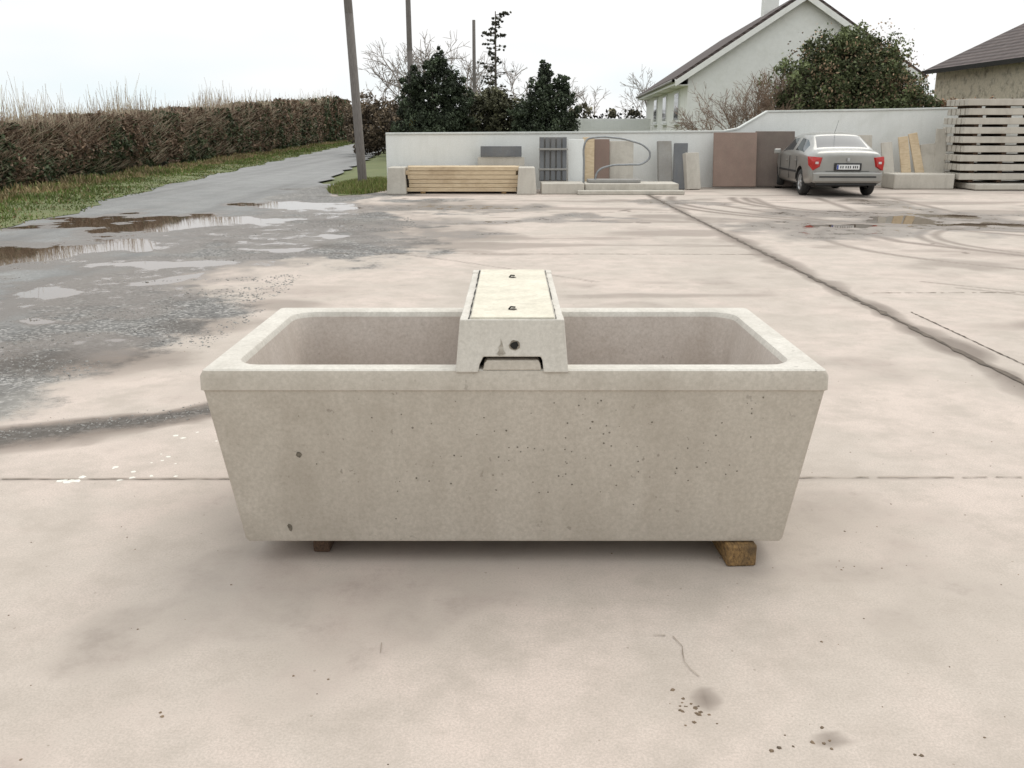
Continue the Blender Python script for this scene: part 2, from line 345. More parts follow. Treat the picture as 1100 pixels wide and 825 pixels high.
ribbon('expansion_joint',[([(-3.2,4.1),(3.25,4.13)],.008,.004),([(3.6,9.2),(13,9.3)],.02,.006),([(-2.4,12.2),(3.2,12.1)],.02,.008),([(-2.6,18.3),(3.2,18.3)],.03,.01)],M_fj,.005,.15)
ribbon('surface_crack',[([(.43,2.72),(.46,2.705),(.5,2.708)],.003,.005),([(.52,2.70),(.545,2.64),(.54,2.55),(.56,2.47)],.003,.006),([(-.62,2.66),(-.55,2.645)],.002,.003),([(-.42,2.66),(-.415,2.6)],.002,.002)],M_fj,.004,.25)
SV=[];SF=[]
def stone(x,y,r,fl=.6):
    n=len(SV); k=5; a0=random.random()*6
    for i in range(k):
        a=a0+i*6.283/k; q=r*random.uniform(.6,1.3); SV.append((x+q*math.cos(a),y+q*math.sin(a),0.0))
    for i in range(k):
        a=a0+i*6.283/k; q=r*random.uniform(.3,.75); SV.append((x+q*math.cos(a),y+q*math.sin(a),r*fl*random.uniform(.6,1.1)))
    for i in range(k): SF.append((n+i,n+(i+1)%k,n+k+(i+1)%k,n+k+i))
    SF.append(tuple(n+k+i for i in range(k)))
cnt=0
while cnt<5500:
    y=5.2+random.random()**1.5*13; b=float(np.interp(y,bY,bX))
    x=b+.4-abs(random.gauss(0,1.8))
    if any(((x-e[0])/e[2])**2+((y-e[1])/e[3])**2<3.0 for e in PUD): continue
    if float(vn(x,y,.5,77))<.45: cnt+=.3; continue
    stone(x,y,.003+.010*random.random()**3+.0003*y); cnt+=1
for _ in range(350):
    t=random.random(); stone(-3.6+2.1*t+random.gauss(0,.08),4.5+.85*t**1.3+random.gauss(0,.07),random.uniform(.003,.009))
mobj('gravel',SV,SF,simple('gravel_stone',(.14,.135,.125),(.38,.36,.335),14,.9,0))
SV=[];SF=[]
for _ in range(340): stone(random.uniform(-3,3.5),2+random.random()**1.4*8,random.uniform(.0015,.005),.5)
for cx,cy,n,sp,r in [(.50,2.33,12,.03,.006),(.53,2.27,8,.025,.007),(.72,2.13,3,.02,.010),(.85,2.16,5,.03,.007),(1.07,2.1,2,.01,.006),(1.3,3.2,6,.06,.004),(-1.0,2.3,2,.03,.005),(1.5,3.4,6,.1,.005),(-1.25,2.75,2,.02,.004),(.0,2.02,2,.1,.006)]:
    for _ in range(n): stone(cx+random.gauss(0,sp),cy+random.gauss(0,sp),r*random.uniform(.4,1.4),.5)
mobj('dirt_crumbs',SV,SF,simple('dirt_crumb',(.08,.06,.04),(.24,.17,.11),20,.9,0))
SV=[];SF=[]
for _ in range(9): stone(random.gauss(-2.05,.04),random.gauss(4.10,.02),random.uniform(.010,.026),.08)
for _ in range(12): stone(random.gauss(-1.75,.14),random.gauss(4.25,.10),random.uniform(.006,.016),.08)
for _ in range(5): stone(random.gauss(-1.65,.1),random.gauss(4.65,.06),random.uniform(.008,.018),.08)
mobj('plaster_flakes',SV,SF,simple('plaster_flake',(.66,.64,.56),(.76,.74,.67),20,.9,0))
# ------------------------------------------------------------------ trough
T=empty('concrete_water_trough')
def rr(hx,hy,r,z,cx=.008,cy=3.737,n=7):
    P=[]
    for qx,qy,a0 in((1,1,0),(-1,1,90),(-1,-1,180),(1,-1,270)):
        for k in range(n):
            a=math.radians(a0+90*k/(n-1)); P.append((cx+qx*(hx-r)+r*math.cos(a),cy+qy*(hy-r)+r*math.sin(a),z))
    return P
def loft(name,rings,mat,parent,matidx=None):
    V=[];F=[];n=len(rings[0])
    for r in rings: V+=r
    mi=[]
    for k in range(len(rings)-1):
        for i in range(n): F.append((k*n+i,k*n+(i+1)%n,(k+1)*n+(i+1)%n,(k+1)*n+i)); mi.append(matidx[k])
    F.append(tuple(range(n))[::-1]); mi.append(0)
    F.append(tuple(range((len(rings)-1)*n,len(rings)*n))); mi.append(matidx[-1])
    o=mobj(name,V,F,mat,parent); o.data.polygons.foreach_set('material_index',mi); return o
hY=.587
rings=[rr(1.006,.507,.012,.093),rr(1.014,.513,.016,.105),rr(1.097,.580,.016,.697),rr(1.099,.581,.016,.702),rr(1.106,hY+.000,.014,.706),rr(1.106,hY,.018,.755),rr(1.097,hY-.006,.02,.775),rr(1.090,hY-.013,.02,.780),
       rr(1.020,hY-.078,.11,.780),rr(1.008,hY-.090,.11,.775),rr(.998,hY-.10,.11,.755),rr(.90,hY-.185,.10,.24),rr(.87,hY-.215,.08,.21)]
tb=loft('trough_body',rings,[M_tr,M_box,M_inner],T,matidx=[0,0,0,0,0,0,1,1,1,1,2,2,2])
tb.data.polygons.foreach_set('use_smooth',[True]*len(tb.data.polygons))
es=tb.modifiers.new('e','EDGE_SPLIT'); es.split_angle=math.radians(28)
yf,yb=3.150,4.324
def prism(name,poly,y0,y1,mat,parent,bevel=.006,sh=0):
    n=len(poly); V=[(x,y0+ (z-.78)*sh,z) for x,z in poly]+[(x,y1+(z-.78)*sh,z) for x,z in poly]
    F=[tuple(range(n)),tuple(range(n,2*n))[::-1]]+[(i,(i+1)%n,n+(i+1)%n,n+i) for i in range(n)]
    return mobj(name,V,F,mat,parent,bevel=bevel)
b0,b1,zt=.197,.181,.957
fp=[(-b0,.772),(-.119,.772),(-.113,.800),(-.100,.827),(.100,.827),(.106,.814),(.111,.772),(b0,.772),(b1,zt),(-b1,zt)]
prism('cover_front',fp,yf-.004,yf+.075,M_box,T,.004,.10)
prism('cover_rear',fp,yb-.075,yb+.002,M_box,T,.004,-.02)
for s,nm in((-1,'cover_side_l'),(1,'cover_side_r')):
    prism(nm,[(s*b0*.998,.70),(s*(b0-.05),.70),(s*(b1-.05),zt-.004),(s*b1*.998,zt-.004)][::s],yf+.078,yb-.078,M_box,T,.004)
box('cover_rim_back',(0,yb-.094,zt-.012),(2*b1-.11,.03,.016),M_box,T,bevel=.003)
lid=mobj('access_lid',[(-.146,yf+.022,zt-.006),(.150,yf+.022,zt-.006),(.150,yb-.03,zt-.006),(-.146,yb-.03,zt-.006),(-.143,yf+.025,zt+.007),(.147,yf+.025,zt+.007),(.147,yb-.033,zt+.007),(-.143,yb-.033,zt+.007)],BF,M_lid,T,bevel=.003)
ribbon('lid_seam',[([(-.149,yf+.02),(-.149,yb-.03)],.005,.001),([(.1535,yf+.02),(.1535,yb-.03)],.003,.0008),([(-.149,yf+.020),(.153,yf+.020)],.002,.0008)],M_dark,zt+.0022,.08).parent=T
def disc(name,c,r,mat,parent,axis='Z'):
    V=[];n=14
    for i in range(n):
        a=6.283*i/n; q=r*(1+random.uniform(-.15,.15)); d=(q*math.cos(a),q*math.sin(a),0) if axis=='Z' else (q*math.cos(a),q*math.sin(a)*.10,q*math.sin(a)); V.append(Vector(c)+Vector(d))
    return mobj(name,V,[tuple(range(n))],mat,parent)
M_hole=simple('hole_dark',(.008,.008,.007),(.02,.018,.015),20,.95,0)
M_rust=simple('rust_stain',(.13,.11,.085),(.28,.24,.19),20,.9,0)
M_smudge=simple('damp_smudge',(.24,.21,.17),(.46,.42,.36),60,.9,0)
for y in(yf+.16,yf+.90):
    disc('lifting_recess',(.004,y,zt+.0085),.015,M_rust,T); disc('lifting_hole',(.004,y,zt+.0100),.010,M_hole,T)
    tubes('lifting_eye',[((-.012,y,zt+.008),(-.004,y-.003,zt+.018),.003,.003),((-.004,y-.003,zt+.018),(.012,y,zt+.016),.003,.003)],M_hole,T)
yh=yf-.004+.088*.10
disc('inlet_stain',(0.008,yh-.0012,.868),.019,M_rust,T,'Y'); disc('inlet_hole',(0.008,yh-.0024,.868),.014,M_hole,T,'Y')
mobj('damp_stain',[(x,yf-.004+(z-.78)*.1-.001,z) for x,z in((-.054,.838),(-.044,.831),(-.030,.833),(-.022,.840),(-.030,.852),(-.031,.866),(-.035,.880),(-.0395,.893),(-.040,.872),(-.047,.862),(-.046,.849))],[tuple(range(11))],M_smudge,T)
prism('rim_nib',[(-.102,.778),(-.097,.801),(-.088,.8135),(.092,.8135),(.099,.801),(.103,.778)],yf+.003,yf+.07,M_tr,T,.004,.08)
prism('gap_shadow_board',[(-.117,.775),(-.112,.830),(.109,.830),(.113,.775)],yf+.0735,yf+.0765,M_dark,T,0)
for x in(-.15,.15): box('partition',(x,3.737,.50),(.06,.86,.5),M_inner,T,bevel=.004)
def faceY(z): return 3.737-(.513+(.580-.513)*(z-.105)/.592)
bl=[(-.772,.455,.0115),(-.83,.155,.011),(-.02,.55,.004),(.33,.50,.004),(-.35,.36,.004),(.6,.40,.004),(-.5,.6,.003),(.45,.25,.003),(.1,.30,.003),(.75,.58,.003),(-.1,.6,.003),(.2,.42,.003)]
for _ in range(90): bl.append((random.gauss(.25,.45),random.uniform(.3,.68),random.uniform(.0012,.0036)))
BV=[];BFc=[]
for x,z,r in bl:
    if abs(x)>.95: continue
    n=len(BV)
    for i in range(9):
        a=6.283*i/9; q=r*random.uniform(.65,1.2); zz=z+q*math.sin(a)*(1.6 if .0108<r<.0112 else 1); BV.append((x+q*math.cos(a),faceY(zz)-.0012,zz))
    BFc.append(tuple(range(n,n+9)))
mobj('blow_holes',BV,BFc,simple('blowhole',(.08,.07,.055),(.2,.17,.13),60,.9,0),T)
box('timber_block',(.855,3.37,.044),(.112,.34,.086),M_block,None,RZ(.06),.008)
box('timber_block',(-.735,3.49,.044),(.065,.34,.086),M_blockd,None,RZ(-.04),.008)
box('timber_block',(.83,4.1,.044),(.1,.34,.088),M_block,None,RZ(-.08),.006)
box('timber_block',(-.78,4.1,.044),(.1,.34,.088),M_blockd,None,RZ(.08),.006)
# ------------------------------------------------------------------ boundary wall
def wallseg(pts,th,capmat,name):
    E=empty(name); V=[];F=[];CV=[];CF=[]
    for i,(x,y,h) in enumerate(pts):
        V+=[(x,y,-.05),(x,y+th,-.05),(x,y+th,h),(x,y,h)]
        CV+=[(x,y-.03,h+.002),(x,y+th+.03,h+.002),(x,y+th+.03,h+.055),(x,y-.03,h+.055)]
        if i:
            n=4*i-4
            for j in range(4): f=(n+j,n+(j+1)%4,n+4+(j+1)%4,n+4+j); F.append(f); CF.append(f)
    e=4*len(pts)-4
    for L in(F,CF): L+= [(0,1,2,3),(e,e+1,e+2,e+3)]
    mobj('render',V,F,M_white,E); mobj('coping',CV,CF,capmat,E,bevel=.01); return E
M_cap=concrete('coping_concrete',(.62,.63,.60),(.74,.75,.72),pit=0,stain=(.35,.36,.3),sa=.5,sc=1,bump=False)
wallseg([(-3.2,24.4,1.40),(1,25.2,1.42),(5.75,26.1,1.45),(6.15,26.2,1.52),(6.95,26.35,1.97),(10,26.9,2.02),(15,27.4,2.13),(30,28.5,2.25)],.22,M_cap,'boundary_wall')
# ------------------------------------------------------------------ yard stock
W=empty('timber_plank_stack')
items=[]
for k in range(6):
    for j in range(4): items.append(((-1.22+random.uniform(-.05,.05),23.55+j*.2+random.uniform(-.012,.012),.10+k*.101),(2.72,.185,.093),RZ(random.uniform(-.006,.006))))
boxes('planks',items,M_plank,W,.006)
boxes('bearers',[((-2.2,23.85,.025),(.12,.8,.05)),((-.2,23.85,.025),(.12,.8,.05))],M_block,W)
for nm,x in(('concrete_block',-2.83),('concrete_block',.36)):
    V=[(x-.24,23.2,0),(x+.24,23.2,0),(x+.24,24.1,0),(x-.24,24.1,0),(x-.2,23.28,.64),(x+.2,23.28,.64),(x+.2,24.0,.64),(x-.2,24.0,.64)]
    mobj(nm,V,BF,M_slab,None,bevel=.02)
def lean(name,x,y,w,h,t,mat,z0=0,tilt=.16,rz=0):
    R3=RZ(rz)@RX(-tilt); return box(name,Vector((x,y,z0))+R3@Vector((0,0,h/2)),(w,t,h),mat,None,R3,.012)
lean('grey_concrete_slab',-.28,24.55,1.05,.26,.08,M_grey,.86,.1)
lean('pale_concrete_slab',-.28,24.52,1.2,.85,.1,M_slab,0,.1)
E=empty('slatted_panel')
box('panel_back',(1.05,24.55,.80),(.70,.06,1.1),M_slabd,E,RX(-.12))
boxes('slats',[((.76+k*.145,24.47,.80),(.105,.06,1.08),RX(-.12)) for k in range(5)],M_grey,E,.008)
boxes('rails',[((1.05,24.41,z),(.74,.05,.05)) for z in(.55,1.05)],M_slabd,E,.006)
lean('white_panel',1.65,24.6,.42,1.25,.05,M_white,.05,.14)
box('concrete_plinth',(1.25,23.75,.13),(1.05,.95,.26),M_slab,bevel=.02)
E=empty('feed_barrier_base')
box('base',(2.95,23.85,.13),(2.3,1.0,.24),M_slab,E,bevel=.02); box('base_top',(2.55,23.95,.29),(1.3,.6,.075),M_slabd,E,bevel=.015); box('foot',(2.9,23.2,.05),(2.6,.3,.10),M_slab,E,bevel=.02)
def curve(name,paths,r,mat):
    cu=bpy.data.curves.new(name,'CURVE'); cu.dimensions='3D'; cu.bevel_depth=r; cu.bevel_resolution=3; cu.resolution_u=8
    for pts in paths:
        sp=cu.splines.new('BEZIER'); sp.bezier_points.add(len(pts)-1)
        for p,q in zip(sp.bezier_points,pts): p.co=q; p.handle_left_type=p.handle_right_type='AUTO'
    cu.materials.append(mat); return link(bpy.data.objects.new(name,cu))
curve('galvanised_cubicle_rail',[[(1.79,23.8,.24),(1.79,23.8,.75),(1.79,23.8,1.15),(1.86,23.8,1.29),(2.02,23.8,1.34),(2.6,23.8,1.33),(2.95,23.8,1.26),(3.3,23.8,1.12),(3.43,23.8,.92),(3.28,23.8,.73),(2.9,23.8,.69),(2.45,23.8,.66),(2.15,23.8,.53),(2.07,23.8,.3)]],.025,M_galv)
lean('brown_paving_slab',2.25,24.75,.55,1.2,.05,M_brown,.1,.13)
lean('timber_panel',1.98,24.70,.30,1.25,.05,M_plank,.1,.13)
lean('grey_concrete_slab',2.85,24.85,.62,1.2,.07,M_slab,.05,.14)
lean('grey_concrete_slab',4.05,25.1,.38,1.25,.12,M_slabd,0,.16,.25)
lean('grey_concrete_slab',4.42,25.05,.36,1.2,.12,M_grey,0,.2,-.1)
lean('pale_concrete_slab',4.75,25.0,.4,.95,.2,M_slab,0,.2,.35)
lean('brown_paving_slab',5.95,25.45,1.15,1.42,.07,M_brown,.05,.17)
lean('dark_brown_paving_slab',7.05,25.6,1.05,1.45,.07,M_dbrown,.05,.17)
lean('grey_concrete_slab',7.6,25.9,.9,1.3,.07,M_slabd,.05,.17)
lean('pale_concrete_slab',9.6,26.0,.4,1.2,.08,M_slab,.2,.2)
box('concrete_plinth',(10.9,25.6,.2),(1.6,.9,.4),M_slab,bevel=.03)
E=empty('timber_offcuts')
boxes('boards',[((10.65,26.0,.85),(.26,.05,1.0),RX(-.2)@RY(-.12)),((10.98,26.05,.9),(.24,.05,1.1),RX(-.22)@RY(-.2))],M_plank,E,.006)
boxes('grey_boards',[((11.35,26.1,.75),(.4,.08,.8),RX(-.2)@RY(-.1)),((11.65,26.1,.95),(.3,.05,1.2),RX(-.2)@RY(.05)),((10.2,26.0,.75),(.3,.06,.9),RX(-.2)@RY(-.1))],M_slab,E,.006)
E=empty('concrete_slat_stack'); it=[];gp=[]
for k in range(9):
    z=.25+k*.235; ox=random.uniform(-.07,.07); th=.165
    for j in range(5): it.append(((13.45+ox,25.2+j*.26,z+th/2),(3.3,.2,th)))
    it.append(((11.93+ox,25.72,z+th/2-.002),(.18,1.22,th-.01))); it.append(((14.95+ox,25.72,z+th/2-.002),(.18,1.22,th-.01))); it.append(((13.4+ox,25.72,z+th/2-.002),(.14,1.22,th-.01)))
    for x in(12.15,12.9,13.9,14.8): gp.append(((x+ox,25.74,z-.035),(.12,1.12,.067)))
boxes('slats',it,M_slab,E,.012); boxes('spacers',gp,M_blockd,E,.004)
boxes('bottom_slabs',[((13.6,25.45,.09),(3.2,1.7,.14))],M_slab,E,.02)
# ------------------------------------------------------------------ poles
def pole(name,x,y,h,r,lean_x,zb=-.1):
    E=empty(name,(x,y,0)); tubes('shaft',[((0,0,zb),(lean_x*.5,0,h/2),r,r*.9),((lean_x*.5,0,h/2),(lean_x,0,h),r*.9,r*.78)],M_pole,E,12); return E
P1=pole('utility_pole',-4.15,26.5,9,.125,-.38)
P2=pole('utility_pole',-4.75,46,10,.14,-.05); tubes('marker_band',[((0,0,1.3),(0,0,2.3),.15,.15)],M_yellow,P2,12)
pole('utility_pole',-2.25,58,7.6,.12,.02)
# ------------------------------------------------------------------ hedge
H=empty('hedge')
def hh(y): return 1.50+.031*np.maximum(0,y-23)
n=95000
y=14*np.power(10,rng.random(n)*.93); base=Hx(y)
top=hh(y)*(.80+.28*fbm(y,y*0,3.2,50)+.20*fbm(y,y*0,.7,52))
q=rng.random(n); z=np.where(q<.72,rng.random(n)**.8*top,top*(.84+.18*rng.random(n)))
bulge=(.35-.5*np.abs(z/top-.45))+.75*(fbm(y,z*1.5,1.1,60)-.5)+.4*(fbm(y,z*1.5,.35,64)-.5)
x=np.where(q<.72,base+bulge-rng.exponential(.12,n),base+bulge-rng.random(n)*1.5)
z=z+.06; P=np.stack([x,y,z],1)
pn=fbm(y,z*2,1.8,70); br=rng.random(n)<np.clip((pn-.40)*3+.7*(z/top-.35),.12,.95)
lum=rng.uniform(.5,1.5,n)*(.5+1.0*fbm(y,z*1.5,.5,80))
C=np.where(br[:,None],np.array([.16,.108,.072]),np.array([.062,.078,.038]))*lum[:,None]
quads('hedge_foliage',leafquads(P,.022+.0014*y),C,M_leaf,H)
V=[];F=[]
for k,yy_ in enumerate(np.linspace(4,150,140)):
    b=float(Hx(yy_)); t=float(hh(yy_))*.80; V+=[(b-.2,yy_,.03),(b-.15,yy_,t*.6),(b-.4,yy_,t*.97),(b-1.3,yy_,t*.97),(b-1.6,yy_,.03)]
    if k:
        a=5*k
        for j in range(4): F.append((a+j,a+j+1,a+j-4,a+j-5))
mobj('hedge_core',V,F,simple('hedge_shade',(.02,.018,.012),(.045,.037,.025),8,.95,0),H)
sg=[];rg=[]
for _ in range(9500):
    y_=14*10**(random.random()*.9); b=float(Hx(y_))+.15-random.random()*1.5; z0=float(hh(y_))*random.uniform(.75,1.0)+.03; l=abs(random.gauss(.15,.30))+.15; r=.0023+.00017*y_
    l*= .4+float(vn(y_,0,2.2,90))*1.4
    dx,dy=random.gauss(0,.15)*l,random.gauss(0,.25)*l
    (sg if random.random()<.4 else rg).append(((b,y_,z0),(b+dx,y_+dy,z0+l),r,r*.45))
for _ in range(6500):
    y_=14*10**(random.random()*.8); b=float(Hx(y_))+.1; z0=random.uniform(.1,1)*float(hh(y_)); r=.0028+.00018*y_
    (sg if random.random()<.7 else rg).append(((b-.1,y_,z0),(b+random.uniform(.1,.45),y_+random.gauss(0,.25),z0+random.uniform(.05,.45)),r,r*.4))
tubes('hedge_twigs',sg,M_htwig,H,3); tubes('dry_reeds',rg,M_reed,H,3)
# ------------------------------------------------------------------ trees
def crown(name,blobs,n,size,col,parent,core=True,dark=.35,ncl=260,cs_=(.14,.30)):
    B=np.array(blobs); vol=B[:,3]*B[:,5]; idx=rng.choice(len(B),ncl,p=vol/vol.sum())
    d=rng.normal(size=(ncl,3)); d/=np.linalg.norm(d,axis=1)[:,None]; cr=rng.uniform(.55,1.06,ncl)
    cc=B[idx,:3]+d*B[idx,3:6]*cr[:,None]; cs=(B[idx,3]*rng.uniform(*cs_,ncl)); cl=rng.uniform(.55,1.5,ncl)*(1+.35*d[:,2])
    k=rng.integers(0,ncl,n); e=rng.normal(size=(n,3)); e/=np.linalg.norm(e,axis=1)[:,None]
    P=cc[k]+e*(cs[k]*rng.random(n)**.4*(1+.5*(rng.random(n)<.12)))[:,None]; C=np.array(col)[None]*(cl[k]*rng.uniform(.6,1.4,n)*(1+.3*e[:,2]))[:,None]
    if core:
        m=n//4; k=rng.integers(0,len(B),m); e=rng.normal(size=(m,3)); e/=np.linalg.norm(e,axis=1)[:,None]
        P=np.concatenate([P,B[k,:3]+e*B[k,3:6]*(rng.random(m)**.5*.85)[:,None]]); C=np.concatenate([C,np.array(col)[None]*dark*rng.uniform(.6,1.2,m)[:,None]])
    P[:,2]=np.maximum(P[:,2],.1)
    return quads(name,leafquads(P,size),np.clip(C,0,1),M_leaf,parent)
def grow(segs,p,d,l,r,lev,maxl,spread=.55,up=.15,kids=(2,3),rmin=.004):
    q=p
    for s in range(2):
        d2=(d+Vector([random.gauss(0,.12) for _ in range(3)])).normalized(); q2=q+d2*l/2; segs.append((q.copy(),q2.copy(),r*(1-.18*s),r*(1-.18*(s+1)))); q=q2; d=d2
        if lev<maxl and s==0 and lev>0:
            dd=(d+Vector([random.gauss(0,spread) for _ in range(3)])).normalized(); grow(segs,q,dd,l*.6,max(r*.5,rmin),lev+1,maxl,spread,up,kids,rmin)
    if lev<maxl:
        for _ in range(random.randint(*kids)):
            dd=(d+Vector([random.gauss(0,spread) for _ in range(3)])+Vector((0,0,up))).normalized(); grow(segs,q,dd,l*random.uniform(.6,.85),max(r*.62,rmin),lev+1,maxl,spread,up,kids,rmin)
def bare(name,x,y,h,mat=M_twig,maxl=5,spread=.5,r=.12,rmin=.01,stems=1,up=.15,f=.42):
    E=empty(name); sg=[]
    for k in range(stems):
        grow(sg,Vector((x+random.gauss(0,.15)*(stems>1),y,0)),Vector((random.gauss(0,.25)*(stems>1),random.gauss(0,.2)*(stems>1),1)).normalized(),h*f,r,0,maxl,spread,up,(2,3),rmin)
    zm=max(s[1].z for s in sg); k_=h/zm
    sg=[(Vector((x+(a.x-x)*k_,y+(a.y-y)*k_,a.z*k_)),Vector((x+(b.x-x)*k_,y+(b.y-y)*k_,b.z*k_)),r0,r1) for a,b,r0,r1 in sg]
    tubes('branches',sg,mat,E,3); return E
def trunk(E,x,y,h,r,z0=0,br=6):
    sg=[((x,y,z0-.1),(x+.05,y,z0+h*.5),r,r*.7),((x+.05,y,z0+h*.5),(x,y,z0+h),r*.7,r*.25)]
    for _ in range(br):
        z=z0+h*random.uniform(.25,.8); a=random.uniform(0,6.28); l=h*.28; sg.append(((x,y,z),(x+l*math.cos(a),y+l*math.sin(a),z+l*.5),r*.35,r*.1))
    tubes('trunk',sg,M_bark,E,7)
def evergreen(name,x,y,blobs,n,size,col,th):
    E=empty(name); trunk(E,x,y,th,.14); crown('foliage',[(x+b[0],y+random.gauss(0,.2),b[1],b[2],b[2],b[3]) for b in blobs],n,size,col,E,ncl=460,cs_=(.12,.25),dark=.55); return E
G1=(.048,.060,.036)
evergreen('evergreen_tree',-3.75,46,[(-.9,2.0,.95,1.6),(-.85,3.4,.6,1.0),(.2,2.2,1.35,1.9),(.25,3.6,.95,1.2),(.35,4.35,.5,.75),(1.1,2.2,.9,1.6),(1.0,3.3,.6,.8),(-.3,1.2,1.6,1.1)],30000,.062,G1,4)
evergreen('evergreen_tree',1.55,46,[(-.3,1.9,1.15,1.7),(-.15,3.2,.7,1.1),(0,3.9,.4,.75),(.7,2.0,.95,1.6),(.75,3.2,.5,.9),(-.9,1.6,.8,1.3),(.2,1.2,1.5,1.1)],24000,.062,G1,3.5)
E=empty('shrub'); crown('foliage',[(-1.4,47,1.7,1.1,1,1.7),(-.4,47,1.7,1.0,1,1.5),(-.9,47,2.6,.8,.8,.8),(.4,47,1.5,.9,.8,1.4),(-2.0,47.5,1.6,.9,.8,1.6)],17000,.07,(.085,.082,.05),E); trunk(E,-.9,47,2.5,.08)
E=empty('shrub'); crown('foliage',[(-6.0,50,1.5,1.3,1,1.3),(-7.5,54,1.5,1.5,1,1.6),(-8.8,58,1.7,1.3,1,1.7)],9000,.09,(.12,.09,.06),E); trunk(E,-6.5,52,2.2,.08)
E=empty('ragged_conifer'); sg=[((-1.0,60,0),(-1.0,60,8.3),.13,.03)]; cp=[]
for k in range(48):
    z=2.5+5.7*k/48; a=random.uniform(0,6.28); l=(2.0-1.3*(k/48))*random.uniform(.35,1.1); e=Vector((-1+l*math.cos(a),60+l*math.sin(a),z+.1*l)); sg.append(((-1,60,z),e,.03,.012))
    for t in(.35,.6,.8,1):
        if random.random()<.7: m_=Vector((-1,60,z)).lerp(e,t); cp.append((m_.x,m_.y,m_.z,.28,.26,.08))
tubes('trunk',sg,M_bark,E,5); crown('needles',cp,9000,.05,(.085,.085,.06),E,False)
for x_,y_,h_ in((-6.9,60,6.9),(-5.9,61,6.4),(-4.9,62,7.2),(-8.2,66,5.2),(-3.2,64,6.4),(-2.2,66,6.6),(.5,66,6.0),(2.2,68,5.0)): bare('bare_tree',x_,y_,h_,maxl=5,rmin=.015,r=.12,spread=.55)
bare('bare_tree',8.5,62,5.4,maxl=5,rmin=.014,r=.09); bare('bare_tree',5.6,64,4.2,maxl=4,rmin=.014,r=.08); bare('bare_tree',14.0,45,5.0,maxl=5,rmin=.011,r=.08)
E=empty('distant_bushes'); crown('foliage',[(3.0+k*.9,52+random.random()*4,1.5,.9,.9,random.uniform(.9,1.6)) for k in range(6)]+[(-14+k*1.1,95,1.8,1.1,1,1.8) for k in range(12)],16000,.11,(.10,.09,.06),E)
E=empty('large_evergreen_bush'); crown('foliage',[(10.5,30.5,2.5,2.15,1.7,1.75),(9.3,30.3,2.3,1.4,1.3,1.5),(11.7,30.4,2.1,1.5,1.3,1.4),(10.2,30.5,3.6,1.25,1.1,.95),(11.0,30.3,3.4,1.2,1.1,.95),(12.2,30.3,1.7,1.0,1,1.0)],50000,.05,(.088,.102,.046),E,dark=.5,ncl=460,cs_=(.11,.23))
crown('brown_tips',[(10.5,30.4,2.6,2.15,1.8,1.8),(11.7,30.3,2.1,1.5,1.3,1.4)],8000,.042,(.19,.13,.08),E,False)
trunk(E,10.5,30.6,3.2,.14)
bare('bare_shrub',7.35,30.5,3.2,mat=M_htwig,maxl=5,spread=.42,r=.04,rmin=.006,stems=6); bare('bare_shrub',6.6,30.8,2.5,mat=M_htwig,maxl=4,spread=.45,r=.03,rmin=.007,stems=4); bare('bare_shrub',8.1,30.2,3.7,mat=M_htwig,maxl=5,spread=.4,r=.04,rmin=.006,stems=5)
E=empty('garden_hedge'); crown('foliage',[(13.2+k*.45,30,2.0,.5,.5,.42) for k in range(6)],5000,.05,(.19,.11,.065),E)
# ------------------------------------------------------------------ houses
Hs=empty('white_bungalow',(6.3,35,0),-math.radians(3.65))
w,d,ev,ap=7.8,19.5,3.45,6.0
V=[(0,0,-.1),(w,0,-.1),(w,d,-.1),(0,d,-.1),(0,0,ev),(w,0,ev),(w,d,ev),(0,d,ev),(w/2,0,ap),(w/2,d,ap)]
mobj('walls',V,[(0,1,5,8,4),(2,3,7,9,6),(0,4,7,3),(1,2,6,5)],M_hwhite,Hs)
def roofslab(name,x0,z0,x1,z1,y0,y1,t,mat,par):
    V=[(x0,y0,z0),(x1,y0,z1),(x1,y1,z1),(x0,y1,z0),(x0,y0,z0+t),(x1,y0,z1+t),(x1,y1,z1+t),(x0,y1,z0+t)]; return mobj(name,V,BF,mat,par)
sl=(ap-ev)/(w/2); o=.45
roofslab('roof_l',-o,ev-o*sl+.03,w/2,ap+.03,-.28,d+.3,.13,M_tile,Hs); roofslab('roof_r',w+o,ev-o*sl+.03,w/2+.002,ap+.03,-.28,d+.3,.13,M_tile,Hs)
roofslab('barge_l',-o-.01,ev-o*sl-.17,w/2,ap-.17,-.31,-.25,.215,M_hwhite,Hs); roofslab('barge_r',w+o+.01,ev-o*sl-.17,w/2+.002,ap-.17,-.31,-.25,.215,M_hwhite,Hs)
box('fascia',(-o-.02,d/2,ev-o*sl-.03),(.04,d+.5,.2),M_hwhite,Hs,bevel=.005); box('soffit',(-o/2,d/2,ev-o*sl-.12),(o,d+.4,.03),M_hwhite,Hs,bevel=0)
tubes('gutter',[((-o-.1,-.25,ev-o*sl+.02),(-o-.1,d+.2,ev-o*sl+.02),.06,.06)],M_slabd,Hs,8)
for k,yy_ in enumerate((3.2,8.2,13.0)):
    box('window_frame_%d'%(k+1),(-.01,yy_,2.35),(.08,1.7,1.2),M_white,Hs,bevel=.01); box('window_pane_%d'%(k+1),(-.045,yy_,2.35),(.03,1.5,1.0),M_win,Hs,bevel=0); box('window_sill_%d'%(k+1),(-.06,yy_,1.70),(.18,1.9,.08),M_white,Hs,bevel=.01)
box('chimney',(w/2,6.2,6.3),(.6,.6,1.0),M_hwhite,Hs,bevel=.02); box('chimney_cap',(w/2,6.2,6.84),(.72,.72,.08),M_slabd,Hs,bevel=.01)
tubes('chimney_pots',[((w/2,6.2,6.88),(w/2,6.2,7.2),.1,.09)],M_brown,Hs,10)
